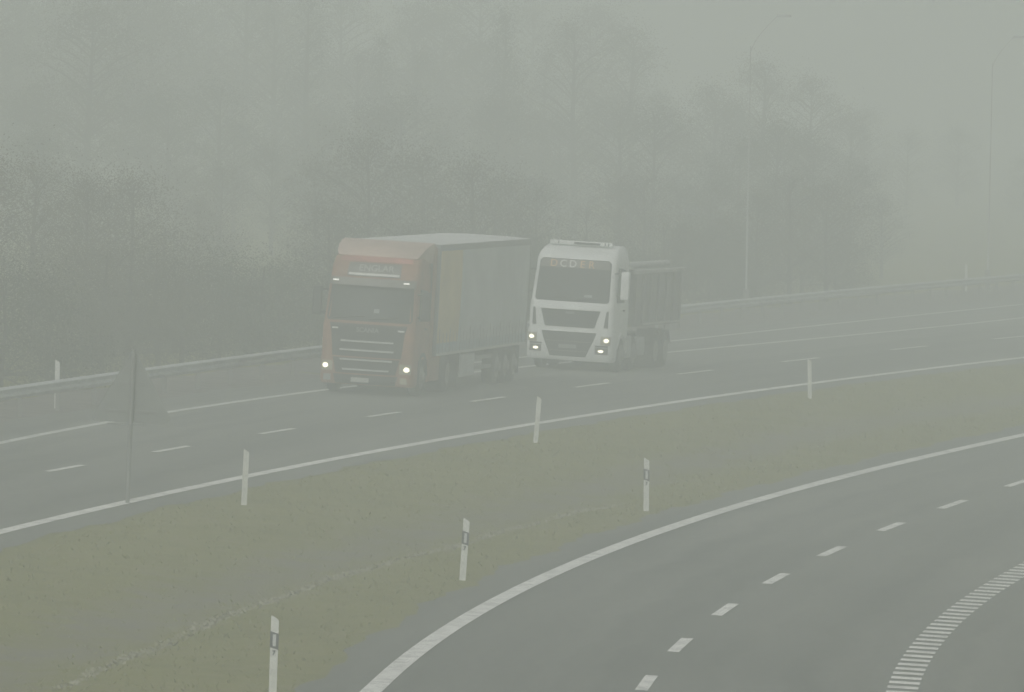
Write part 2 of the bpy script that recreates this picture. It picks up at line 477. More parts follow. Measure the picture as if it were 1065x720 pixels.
for pa, pb in [((663.5,718.5),(682.5,703.5)),((696.5,678.3),(717,664.5)),((740.5,640.5),(763.5,628.5)),((796.5,607.8),(820,597.2)),
               ((853.5,579),(878.5,569)),((915.5,552.5),(938.5,544)),((976.5,529.3),(1002.5,520.6)),((1048.5,506.6),(1076,498))]:
    dash_at(R2, pa, pb, 0.19, None, bag)
y0 = at(663.5,718.5).y
for k in range(1, 6):
    y = y0 - 7.6*k; bag.append([[offset(R2, q, -.095), offset(R2, q, .095)] for q in np.linspace(y, y+2.6, 4)])
y0 = at(1048.5,506.6).y
for k in range(1, 12):
    y = y0 + 9.5*k; bag.append([[offset(R2, q, -.095), offset(R2, q, .095)] for q in np.linspace(y, y+3.4, 4)])
dashes('lane_dashes', bag, M['paint'])
bag = []
y = 78.0
while y < 165:
    nxv, nyv = R3.normal(y)
    w = 0.235
    x0 = R3(y)
    th = 0.50
    k = R3.slope(y)
    a = offset(R3, y, -w); b = offset(R3, y, w)
    dx, dy = k*th/2/math.hypot(1, k), th/2/math.hypot(1, k)
    bag.append([[(a[0]-dx, a[1]-dy), (b[0]-dx, b[1]-dy)], [(a[0]+dx, a[1]+dy), (b[0]+dx, b[1]+dy)]])
    y += 0.98 / math.hypot(1, k)
dashes('rumble_edge_line', bag, M['paint'])

# dry pale grass line along the ditch and loose blades
def blade(mb, x, y, z, h, w, lean):
    a = random.uniform(0, math.pi); c, s = math.cos(a)*w, math.sin(a)*w
    lx, ly = random.uniform(-lean, lean), random.uniform(-lean, lean)
    mb.v += [(x-c, y-s, z-0.01), (x+c, y+s, z-0.01), (x+lx, y+ly, z+h)]
    n = len(mb.v); mb.f.append((n-3, n-2, n-1))
mb = MB()
for a, b in zip(pale[:-1], pale[1:]):
    L = math.dist(a[:2], b[:2])
    for k in range(int(L*85)):
        t = random.random(); 
        x = a.x+(b.x-a.x)*t; y = a.y+(b.y-a.y)*t
        den = 0.5+0.5*math.sin(y*1.3)*math.sin(y*0.47+1)
        if random.random() > 0.35+0.65*den: continue
        x += random.gauss(0, 0.08); y += random.gauss(0, 0.10)
        blade(mb, x, y, ground_z(x, y), random.uniform(0.01, 0.05), random.uniform(0.015, 0.04), 0.10)
tag(mb.build('dry_grass', M['tuft_dry']), 'thin broken line of pale dry grass along the muddy ditch', 'dry grass', kind='stuff')
mb = MB()
cnt = 0
while cnt < 26000:
    u = random.random(); y = 95 + 215*u*u if random.random() < .35 else random.uniform(100, 300)
    l, r = L1(y)+1.0, R1(y)-1.0
    if r <= l: continue
    x = random.uniform(l, min(r, l+40)); 
    if abs(x) > 0.0627*y + 4: continue
    if seg_dist(x, y, ditch) < random.uniform(0.2, 1.5) and random.random() < .8: cnt += 1; continue
    blade(mb, x, y, ground_z(x, y), random.uniform(0.02, 0.075), random.uniform(0.008, 0.028), 0.09); cnt += 1
tag(mb.build('grass', M['tuft']), 'short olive green grass covering the median between the carriageways', 'grass', kind='stuff')

# ------------------------------------------------------------------ guardrail
gr = empty('guardrail', P(RL(250), 250), 'long galvanised steel guardrail along the far verge of the motorway', 'guardrail')
off = Vector(gr.location)
prof = [(0.00,0.44),(0.02,0.455),(0.095,0.525),(0.095,0.54),(0.015,0.59),(0.015,0.605),(0.095,0.685),(0.095,0.70),(0.02,0.74),(0.0,0.75)]
back = [(a-0.004, b) for a, b in reversed(prof)]
rings = []
for y in np.arange(120, 440, 2.0):
    nxv, nyv = RL.normal(y); z = plane(RL(y))
    rings.append([Vector((RL(y)+nxv*a, y+nyv*a, z+b)) - off for a, b in prof+back])
MB().loft(rings).build('beam', M['galv'], gr)
for y in np.arange(124, 436, 4.0):
    mb = MB(); x = RL(y) - 0.075; z = plane(x)
    mb.box(x-0.05-off.x, x+0.055-off.x, y-0.045-off.y, y+0.045-off.y, z-0.05-off.z, z+0.72-off.z)
    mb.build('post', M['galv_dark'], gr, bevel=0.008)

# ------------------------------------------------------------------ delineator posts
def bank_mat(loc, yaw=0.0, lean=0.0, lean_y=0.0):
    return Matrix.Translation(loc) @ Matrix.Rotation(lean, 4, 'Y') @ Matrix.Rotation(lean_y, 4, 'X') @ Matrix.Rotation(yaw, 4, 'Z')

def dring(z, w, dz=0.0):
    """rounded triangular section of a delineator; flat side faces -Y"""
    pts = [(-w, -0.035), (w, -0.035), (w*0.95, 0.0), (w*0.6, 0.045), (0, 0.062), (-w*0.6, 0.045), (-w*0.95, 0.0)]
    return [(x, y, z + dz * x / w) for x, y in pts]
def make_post(banded, height, mark=False):
    root = empty('marker_post', (0,0,0), 'x', 'marker post')
    w = 0.056
    MB().loft([dring(-0.1, w), dring(height*0.5, w), dring(height-0.06, w, -0.02), dring(height-0.012, w*0.98, -0.03), dring(height, w*0.88, -0.03)]).build('post_body', M['plastic_white'], root, smooth=True)
    if banded:
        def ring2(z, k, tilt): return [(x*k, y*k + (-0.003), q) for x, y, q in dring(z, w, tilt)]
        b = MB().loft([ring2(height*0.585, 1.10, -0.02), ring2(height*0.80, 1.10, -0.02)]).build('band', M['plastic_black'], root)
        MB().box(-0.024, 0.024, -0.052, -0.0415, height*0.615, height*0.775).build('reflector', M['reflector'], b, bevel=0.004)
        if mark:
            mw = Matrix.Translation((-0.002, -0.041, height*0.525)) @ Matrix.Rotation(math.pi/2, 4, 'X')
            text_part('number', '7', 0.085, M['plastic_black'], root, mw, 0.004)
    return root

banded = make_post(True, 1.06, True)
banded.matrix_world = bank_mat(at(283.5, 719.5), 0.05, 0.012)
banded['label'] = 'white marker post with black band at the photo bottom, nearest of the three banded ones'
spec = [((480.8,603),0.10,0.048,0.02,'white black-banded marker post leaning right, middle of the three banded ones', 1.06),
        ((671.8,531),0.14,-0.012,0.01,'upright black-banded white marker post, farthest of the three beside the curving slip road', 1.06)]
for (px, yaw, lean, ly, lab, hh) in spec:
    c = copy_tree(banded); c.matrix_world = bank_mat(at(*px), yaw, lean, ly); c['label'] = lab
plain = make_post(False, 1.06)
plain.matrix_world = bank_mat(at(253.5, 524), 0.2, 0.028)
plain['label'] = 'plain white marker post on the median grass, the one nearest the triangular sign'
for (px, lean, lab, yaw) in [((556.8,459.5), 0.062, 'plain white marker post leaning right on the median edge below both lorries', 0.2),
                        ((842,414), -0.03, 'plain pale marker post on the median to the right of both lorries', 0.2),
                        ((60,437), 0.0, 'plain white marker post standing behind the guardrail at the left edge of the photo', 0.2),
                        ((1005,312.3), 0.0, 'faint marker post standing behind the guardrail at the far right', 0.2)]:
    c = copy_tree(plain); c.matrix_world = bank_mat(at(*px), yaw, lean); c['label'] = lab
for o in list(COL.objects):
    if o.name.startswith('marker_post'): o['group'] = 'marker posts along the carriageways'
# the two behind the rail stand on the rail line itself
behind = [o for o in COL.objects if o.name.startswith('marker_post') and 'behind the guardrail' in o['label']]
for o, (px, py) in zip(behind, [(59.7, 375.5), (1005, 275.0)]):
    t = at(px, py, 1.16)
    # slide along the sight line until the post is just behind the rail
    for k in range(60):
        if t.x < RL(t.y) - 0.30: break
        t = t + (t - Vector((0, 0, HC))).normalized() * 0.4
    hgt = t.z
    o.matrix_world = bank_mat((t.x, t.y, hgt - 1.06), 0.2, 0.0)

# ------------------------------------------------------------------ warning sign seen from behind
b = at(132.5, 523.5)
sg = empty('traffic_sign', b, 'grey back of a triangular traffic sign on a tall thin pole at the motorway edge', 'traffic sign')
sg.matrix_world = bank_mat(b, math.radians(-6), 0.022)
MB().tube([(0,0,-0.2),(0,0,3.02)], 0.042, 12).build('pole', M['sign_pole'], sg, smooth=True)
def tri(side, z0, y, r=0.10):
    h = side*math.sqrt(3)/2; cs = [Vector((-side/2,0,z0)), Vector((side/2,0,z0)), Vector((0,0,z0+h))]
    pts = []
    for i, c in enumerate(cs):
        p = (cs[i-1]-c).normalized(); n = (cs[(i+1)%3]-c).normalized(); bis = (p+n).normalized(); cen = c + bis*(2*r)
        a0 = math.atan2(-(p.x*0)+ (c+p*r*1.732-cen).z, (c+p*r*1.732-cen).x); a1 = math.atan2((c+n*r*1.732-cen).z, (c+n*r*1.732-cen).x)
        d = (a1-a0+math.pi) % (2*math.pi) - math.pi
        for k in range(7):
            a = a0 + d*k/6; pts.append((cen.x+r*math.cos(a), y, cen.z+r*math.sin(a)))
    return pts
side = 1.68
pl = MB().loft([tri(side, 1.58, 0.052), tri(side, 1.58, 0.058)]).build('sign_plate', M['sign_back'], sg)
MB().loft([tri(side*0.98, 1.587, 0.0585), tri(side*0.98, 1.587, 0.0605)]).build('red_border', M['sign_red'], pl)
MB().loft([tri(side*0.74, 1.70, 0.061), tri(side*0.74, 1.70, 0.063)]).build('sign_face', M['sign_face'], pl)
for z, w in ((1.80, 0.52), (2.35, 0.26)):
    MB().box(-w, w, 0.034, 0.0515, z-0.025, z+0.025).build('bracket', M['sign_pole'], sg, bevel=0.004)
MB().box(-0.45, 0.30, -0.055, -0.04, 1.53, 1.565).build('clamp_bar', M['sign_pole'], sg, bevel=0.004)

# ------------------------------------------------------------------ lamp posts
def make_lamp():
    root = empty('street_lamp', (0,0,0), 'x', 'street lamp', 'street lamps behind the guardrail')
    MB().lathe([(-0.1,0.19),(0.0,0.19),(0.02,0.12),(0.9,0.115)], 'Z', n=16).build('base', M['galv_dark'], root, smooth=True)
    MB().tube([(0,0,0.8),(0,0,4.8),(0,0,9.9)], [0.042,0.033,0.020], 14).build('pole', M['pole'], root, smooth=True)
    for s in (1,):
        pts = [(0,0,9.7)] + [(s*(0.05+0.95*math.sin(t*math.pi/2)**1.4), 0, 9.8+1.25*math.sin(t*math.pi/2)) for t in np.linspace(0.05, 1, 12)]
        arm = MB().tube(pts, [0.018]*3+[0.014]*10, 10).build('arm', M['pole'], root, smooth=True)
        hx = s*1.0
        MB().loft([[(hx+s*a, w, 11.05+z1) for w, z1 in ((-k, -0.05), (k, -0.05), (k*0.8, 0.05), (-k*0.8, 0.05))] for a, k in ((-0.05, 0.04), (0.1, 0.08), (0.35, 0.10), (0.5, 0.06))]).build('lamp_head', M['lampgrey'], root, smooth=False)
    return root
lamp = make_lamp(); p = at(775.5, 326)
lamp.matrix_world = bank_mat(p, math.radians(8), -0.004)
lamp['label'] = 'tall pale street lamp post behind the guardrail just right of the white lorry'
c = copy_tree(lamp); p = at(1027, 302.5)
c.matrix_world = bank_mat(p, math.radians(20), -0.002); c['label'] = 'faint distant street lamp post beyond the guardrail at the far right'

# ------------------------------------------------------------------ lorries
class Cab:
    """stack of horizontal sections (z, front y, back y, half width, corner radius, bow)"""
    def __init__(s, secs): s.secs = secs
    def sec(s, z):
        q = s.secs
        if z <= q[0][0]: return q[0]
        for a, b in zip(q[:-1], q[1:]):
            if z <= b[0]:
                t = (z-a[0])/(b[0]-a[0]); return tuple(a[i]+(b[i]-a[i])*t for i in range(6))
        return q[-1]
    def front(s, x, z):
        _, yf, yb, hw, r, bow = s.sec(z); ax = min(abs(x), hw-1e-4)
        if ax <= hw - r: return yf + bow*(ax/hw)**2
        yc = yf + bow*((hw-r)/hw)**2 + r
        return yc - math.sqrt(max(0, r*r-(ax-(hw-r))**2))
    def ring(s, z):
        _, yf, yb, hw, r, bow = s.sec(z)
        xs = list(np.linspace(0, hw-r, 5)) + [hw-r+r*math.sin(a) for a in np.linspace(0.2, math.pi/2, 6)]
        right = [(x, s.front(x, z), z) for x in xs]
        left = [(-x, y, z) for x, y, z in right[1:]]
        rb = 0.08
        return list(reversed(left)) + right + [(hw, yb-rb, z), (hw-rb, yb, z), (-hw+rb, yb, z), (-hw, yb-rb, z)]
    def body(s, zs): 
        return MB().loft([s.ring(z) for z in zs])
    def patch(s, rows, off=0.012, n=12, depth=0.03):
        """rows: (z, xl, xr). slab that follows the front of the cab, standing off proud of it"""
        fr, bk = [], []
        for z, xl, xr in rows:
            fr.append([(x, s.front(x, z)-off, z) for x in np.linspace(xl, xr, n)])
            bk.append([(x, s.front(x, z)+depth, z) for x in np.linspace(xl, xr, n)])
        mb = MB(); m = len(rows)
        vs = [p for r in fr for p in r] + [p for r in bk for p in r]; o = n*m; fs = []
        for k in range(m-1):
            for i in range(n-1):
                a = k*n+i; fs.append((a, a+1, a+n+1, a+n)); fs.append((o+a, o+a+n, o+a+n+1, o+a+1))
        for i in range(n-1):
            fs.append((i, o+i, o+i+1, i+1)); a = (m-1)*n+i; fs.append((a, a+1, o+a+1, o+a))
        for k in range(m-1):
            a = k*n; fs.append((a, a+n, o+a+n, o+a)); a = k*n+n-1; fs.append((a, o+a, o+a+n, a+n))
        return mb.add(vs, fs)

def ellipse(cx, cz, rx, rz, k=9):
    return [(cz - rz*math.cos(t), cx - rx*math.sin(t) - 0.002, cx + rx*math.sin(t) + 0.002) for t in np.linspace(0, math.pi, k)]

def interp_rows(rows, k=6):
    out = []
    for a, b in zip(rows[:-1], rows[1:]):
        for t in np.linspace(0, 1, k, endpoint=False): out.append(tuple(a[i]+(b[i]-a[i])*t for i in range(3)))
    out.append(rows[-1]); return out

def wheel(parent, x, y, r=0.50, w=0.30, dual=False, rim_m=None):
    """x: outer face of the tyre"""
    s = 1 if x > 0 else -1; wd = w*(2.0 if dual else 1.0)
    prof = [(0, r*0.60), (-s*0.01, r*0.78), (-s*0.03, r*0.94), (-s*0.07, r), (-s*(wd-0.07), r), (-s*(wd-0.02), r*0.92), (-s*wd, r*0.6)]
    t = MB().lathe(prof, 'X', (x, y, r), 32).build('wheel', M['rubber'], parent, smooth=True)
    if dual: pr = [(s*0.003, r*0.60), (-s*0.03, r*0.56), (-s*0.12, r*0.50), (-s*0.12, r*0.30), (-s*0.02, r*0.26), (s*0.02, r*0.16)]
    else: pr = [(s*0.003, r*0.60), (-s*0.02, r*0.56), (s*0.02, r*0.46), (s*0.05, r*0.30), (s*0.09, r*0.26), (s*0.10, r*0.14)]
    MB().lathe(pr, 'X', (x, y, r), 28).build('rim', rim_m or M['rim'], t, smooth=True)
    return t

def rounded_quad(mb, x0, x1, y, z0, z1, d): mb.box(x0, x1, y, y+d, z0, z1); return mb

def wiper_sets(cab, root, z, w):
    for x0, x1 in ((-w*0.9, -w*0.1), (-w*0.02, w*0.78)):
        pts = [(x, cab.front(x, z+dz)-0.03, z+dz) for x, dz in zip(np.linspace(x0, x1, 6), np.linspace(0.02, 0.10, 6))]
        MB().tube(pts, 0.016, 6).build('wiper', M['black'], root)

# --- red articulated curtain-side lorry
def make_red():
    root = empty('articulated_lorry', (0,0,0), 'dull red articulated lorry with lit headlights pulling a grey and tan curtain-sided trailer', 'lorry')
    cab = Cab([(0.98, 0.02, 2.25, 1.25, 0.20, 0.16), (1.80, 0.03, 2.25, 1.25, 0.20, 0.16), (1.92, 0.07, 2.25, 1.24, 0.20, 0.17),
               (2.95, 0.36, 2.25, 1.20, 0.20, 0.17), (3.35, 0.52, 2.25, 1.18, 0.20, 0.16), (3.60, 0.78, 2.25, 1.15, 0.22, 0.14), (3.72, 1.10, 2.25, 1.08, 0.24, 0.12)])
    body = cab.body([0.98, 1.4, 1.8, 1.92, 2.2, 2.6, 2.95, 3.15, 3.35, 3.5, 3.6, 3.67, 3.72]).build('cab', M['red'], root, smooth=True)
    bump = Cab([(0.26, 0.06, 0.80, 1.22, 0.20, 0.16), (0.34, 0.0, 0.85, 1.25, 0.22, 0.16), (0.98, -0.01, 0.90, 1.25, 0.20, 0.16)])
    bo = bump.body([0.26, 0.34, 0.6, 0.98]).build('bumper', M['red'], root, smooth=True)
    bump.patch(interp_rows([(0.28, -0.80, 0.80), (0.52, -0.86, 0.86)], 3)).build('air_dam', M['black'], bo)
    # windscreen
    cab.patch(interp_rows([(1.93, -1.10, 1.10), (2.0, -1.15, 1.15), (2.86, -1.10, 1.10), (2.93, -1.06, 1.06)], 4), 0.008, 16).build('windscreen', M['glass'], body, smooth=True)
    wiper_sets(cab, root, 1.97, 1.02)
    cab.patch([(2.16, 0.12, 0.26), (2.27, 0.12, 0.26)], 0.016, 4).build('windscreen_sticker', M['box_grey'], root)
    # black panel round the grille, pale bars, brand strip
    g = cab.patch(interp_rows([(1.0, -0.92, 0.92), (1.62, -0.98, 0.98), (1.86, -1.04, 1.04)], 4), 0.010, 16).build('grille', M['black'], root, smooth=True)
    g2 = bump.patch(interp_rows([(0.56, -0.80, 0.80), (0.96, -0.90, 0.90)], 4), 0.010, 16).build('lower_grille', M['black'], root, smooth=True)
    for z, hw_ in ((1.40, 0.70), (1.165, 0.72)):
        cab.patch([(z-0.022, -hw_, hw_), (z+0.022, -hw_*1.01, hw_*1.01)], 0.045, 14).build('grille_bar', M['chrome'], g)
    for z, hw_ in ((0.915, 0.70), (0.655, 0.62)):
        bump.patch([(z-0.022, -hw_, hw_), (z+0.022, -hw_*1.01, hw_*1.01)], 0.045, 14).build('grille_bar', M['chrome'], g2)
    mw = Matrix.Translation((0, cab.front(0, 1.70)-0.016, 1.70)) @ Matrix.Rotation(math.pi/2, 4, 'X')
    text_part('lettering', 'SCANIA', 0.17, M['letter_dim'], body, mw, 0.006)
    for s in (-1, 1):     # bright corner trims of the grille panel
        a, b_ = sorted((s*0.80, s*0.97))
        cab.patch([(1.70, a, b_), (1.745, a, b_)], 0.022, 5).build('corner_trim', M['letter'], body)
    for s in (-1, 1):     # headlights
        a, b_ = sorted((s*0.90, s*1.20))
        h = bump.patch(interp_rows([(0.60, a, b_), (0.86, a, b_)], 3), 0.012, 8).build('headlight', M['lens'], root, smooth=True)
        bump.patch(ellipse(s*1.09, 0.725, 0.072, 0.062), 0.03, 7).build('bulb', M['headlight'], h)
        a, b_ = sorted((s*0.93, s*1.13))
        bump.patch([(0.34, a, b_), (0.50, a, b_-0.04 if s > 0 else b_)], 0.012, 6).build('fog_lamp', M['lens'] if s > 0 else M['letter_dim'], bo)
    MB().box(-0.36, 0.12, bump.front(0, .4)-0.035, bump.front(0, .4)-0.02, 0.33, 0.45).build('number_plate', M['plate'], bo, bevel=0.004)
    # sun visor with its lit markers
    rows = interp_rows([(2.86, -1.14, 1.14), (3.06, -1.16, 1.16)], 4)
    sv = cab.patch(rows, 0.16, 18, -0.12).build('sun_visor', M['visor'], root, smooth=True)
    for x in (-0.98, 0.92):
        y = cab.front(x, 2.97)-0.185
        MB().box(x-0.075, x+0.075, y, y+0.03, 2.96, 2.995).build('marker_lamp', M['marker'], sv, bevel=0.006)
    # head board with pale lettering
    hb = cab.patch(interp_rows([(3.10, -0.72, 0.72), (3.46, -0.70, 0.70)], 3), 0.018, 10).build('name_board', M['visor'], root)
    tilt = math.atan2(0.15, 0.40)
    mw = Matrix.Translation((0.06, cab.front(0, 3.31)-0.035, 3.32)) @ Matrix.Rotation(math.pi/2-tilt, 4, 'X')
    text_part('lettering', 'ENGLAR', 0.25, M['pale'], hb, mw, 0.004)
    cab.patch([(3.13, -0.68, 0.68), (3.19, -0.68, 0.68)], 0.030, 10).build('pale_strip', M['letter'], hb)
    cab.patch(interp_rows([(3.49, -0.98, 0.98), (3.63, -0.92, 0.92)], 3), 0.02, 14).build('red_stripe', M['red_bright'], body, smooth=True)
    # roof deflector and side fairings
    d = MB().loft([[(-w, y0, z0), (w, y0, z0), (w*1.0, y1, z1), (-w*1.0, y1, z1)] for (w, y0, z0, y1, z1) in
                   ((1.06, 0.86, 3.63, 1.10, 3.50), (1.13, 1.02, 3.74, 1.6, 3.50), (1.18, 1.40, 3.89, 2.1, 3.50), (1.22, 2.00, 4.01, 2.40, 3.50), (1.23, 2.38, 4.04, 2.46, 3.50))])
    d.build('roof_deflector', M['red_pale'], root, bevel=0.02, smooth=True)
    for s in (-1, 1):
        MB().prism([(2.27, 0.95), (2.66, 1.05), (2.66, 3.90), (2.40, 3.95), (2.27, 3.6)], s*1.235-0.015, s*1.235+0.015).build('side_fairing', M['red'], root)
        # side window, door handle, step
        sw = MB().prism([(0.62, 2.0), (1.62, 2.0), (1.62, 2.78), (0.84, 2.84)], s*1.20, s*1.245).build('side_window', M['glass'], body)
        MB().box(min(s*1.245, s*1.27), max(s*1.245, s*1.27), 1.45, 1.65, 1.75, 1.80).build('door_handle', M['black'], body, bevel=0.006)
        # mirrors on arms
        mh = MB().box(min(s*1.34, s*1.58), max(s*1.34, s*1.58), 0.30, 0.48, 2.02, 2.78).build('mirror', M['black'], root, bevel=0.04)
        for z in (2.1, 2.7):
            MB().tube([(s*1.2, 0.5, z), (s*1.42, 0.42, z)], 0.022, 8).build('mirror_arm', M['black'], mh)
        # front wheel arch and steps
        a0, a1 = sorted((s*1.02, s*1.262))
        arch = [(1.40+0.66*math.cos(t), 0.50+0.66*math.sin(t)) for t in np.linspace(0.05, math.pi-0.3, 14)]
        arch += [(1.40+0.56*math.cos(t), 0.50+0.56*math.sin(t)) for t in np.linspace(math.pi-0.3, 0.05, 14)]
        MB().prism(arch, a0, a1).build('wheel_arch', M['black'], root)
        MB().box(a0, a1, 2.12, 3.75, 0.36, 1.02).build('side_skirt', M['red'], root, bevel=0.04)
        wheel(root, s*1.24, 1.40); wheel(root, s*1.24, 5.05, dual=True)
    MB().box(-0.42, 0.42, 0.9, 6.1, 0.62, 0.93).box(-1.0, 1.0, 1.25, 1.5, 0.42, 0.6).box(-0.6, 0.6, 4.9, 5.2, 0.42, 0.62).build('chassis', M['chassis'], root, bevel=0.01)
    # trailer
    y0, y1 = 2.85, 16.35
    tr = MB().box(-1.27, 1.27, y0, y1, 1.02, 1.16).box(-0.55, -0.35, y0+0.5, y1-0.3, 0.72, 1.02).box(0.35, 0.55, y0+0.5, y1-0.3, 0.72, 1.02)
    tr.box(-1.25, 1.25, y0, y0+0.06, 1.16, 3.86)
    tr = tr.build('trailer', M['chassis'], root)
    MB().box(-1.278, 1.278, y0-0.01, y1+0.01, 3.80, 3.99).build('top_rail', M['trailer_rail'], tr, bevel=0.02)
    rp = MB().loft([[(-1.25, y, 3.992), (-0.6, y, 4.02+zz), (0.6, y, 4.02+zz), (1.25, y, 3.992)] for y, zz in ((y0, 0), (y0+3, 0.015), (y0+6, 0), (y0+9, 0.015), (y1, 0))], close=False, cap=False)
    rp.build('roof_sheet', M['roof'], tr)
    MB().box(-1.27, 1.27, y1-0.08, y1-0.01, 1.16, 3.80).build('rear_door', M['trailer_rail'], tr)
    for x in (-1.265, 1.265):
        for yy in (y0+0.03, y1-0.08):
            MB().box(x-0.035, x+0.035, yy-0.06, yy+0.08, 1.05, 3.98).build('corner_post', M['trailer_rail'], tr, bevel=0.01)
    def curtain_part(name, m, s, ya, yb, za, zb):
        n = max(6, int((yb-ya)/0.11)); mb = MB(); vs = []; rows = 7
        for j in range(rows):
            z = za + (zb-za)*j/(rows-1)
            for i in range(n+1):
                y = ya + (yb-ya)*i/n
                bulge = 0.022*math.sin(math.pi*j/(rows-1)) * (0.5+0.5*math.sin(y*2.4)) + 0.008*math.sin(y*9.2+j*0.4)*(1 if j < rows-1 else 0.3)
                vs.append((s*(1.283+bulge), y, z))
        for j in range(rows-1):
            for i in range(n):
                a = j*(n+1)+i; mb_f = (a, a+1, a+n+2, a+n+1); mb.f.append(mb_f)
        mb.v = vs
        return mb.build(name, m, tr, smooth=True)
    for s in (-1, 1):
        cu = curtain_part('curtain', M['curtain'], s, y0+3.2, y1-0.16, 1.36, 3.82)
        ct = curtain_part('tan_curtain', M['curtain_tan'], s, y0+0.13, y0+3.2, 1.36, 3.82)
        cb = curtain_part('curtain_band', M['curtain_band'], s, y0+0.13, y1-0.16, 1.06, 1.36)
        MB().box(min(s*1.30, s*1.325), max(s*1.30, s*1.325), y0+0.1, y1-0.12, 1.03, 1.10).build('bottom_rail', M['chrome'], tr, bevel=0.006)
        for k in range(26):
            y = y0+0.4+k*0.49
            MB().box(min(s*1.312, s*1.322), max(s*1.312, s*1.322), y-0.025, y+0.025, 1.10, 1.62 if k % 3 else 1.75).build('buckle_strap', M['trailer_rail'], tr)
        a0, a1 = sorted((s*1.0, s*1.275))
        MB().box(a0, a1, 6.75, 8.75, 0.36, 0.98).build('pallet_box', M['box_pale'], tr, bevel=0.03)
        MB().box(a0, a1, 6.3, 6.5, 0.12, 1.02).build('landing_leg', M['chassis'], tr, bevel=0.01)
        sgd = MB()
        for z in (0.5, 0.78): sgd.box(a1-0.04 if s > 0 else a0, a1 if s > 0 else a0+0.04, 8.95, 11.3, z, z+0.10)
        sgd.build('side_guard', M['trailer_rail'], tr)
        for k, y in enumerate((12.2, 13.5, 14.8)):
            w_ = wheel(root, s*1.26, y, 0.50, 0.36)
        MB().box(a0, a1, 15.45, 15.49, 0.22, 1.0).build('mudflap', M['black'], tr)
    return root

def place(root, foot, yaw, scale=1.0):
    root.matrix_world = Matrix.Translation(foot) @ Matrix.Rotation(math.atan(BANK), 4, 'Y') @ Matrix.Rotation(yaw, 4, 'Z') @ Matrix.Diagonal((scale, 1, 1, 1))

red = make_red()
fp = at(378, 411)
yaw_r = -math.atan(D1.slope(fp.y + 6)) * 0.85
print('red at', tuple(round(k, 2) for k in fp), 'yaw', math.degrees(yaw_r))
place(red, fp, yaw_r)

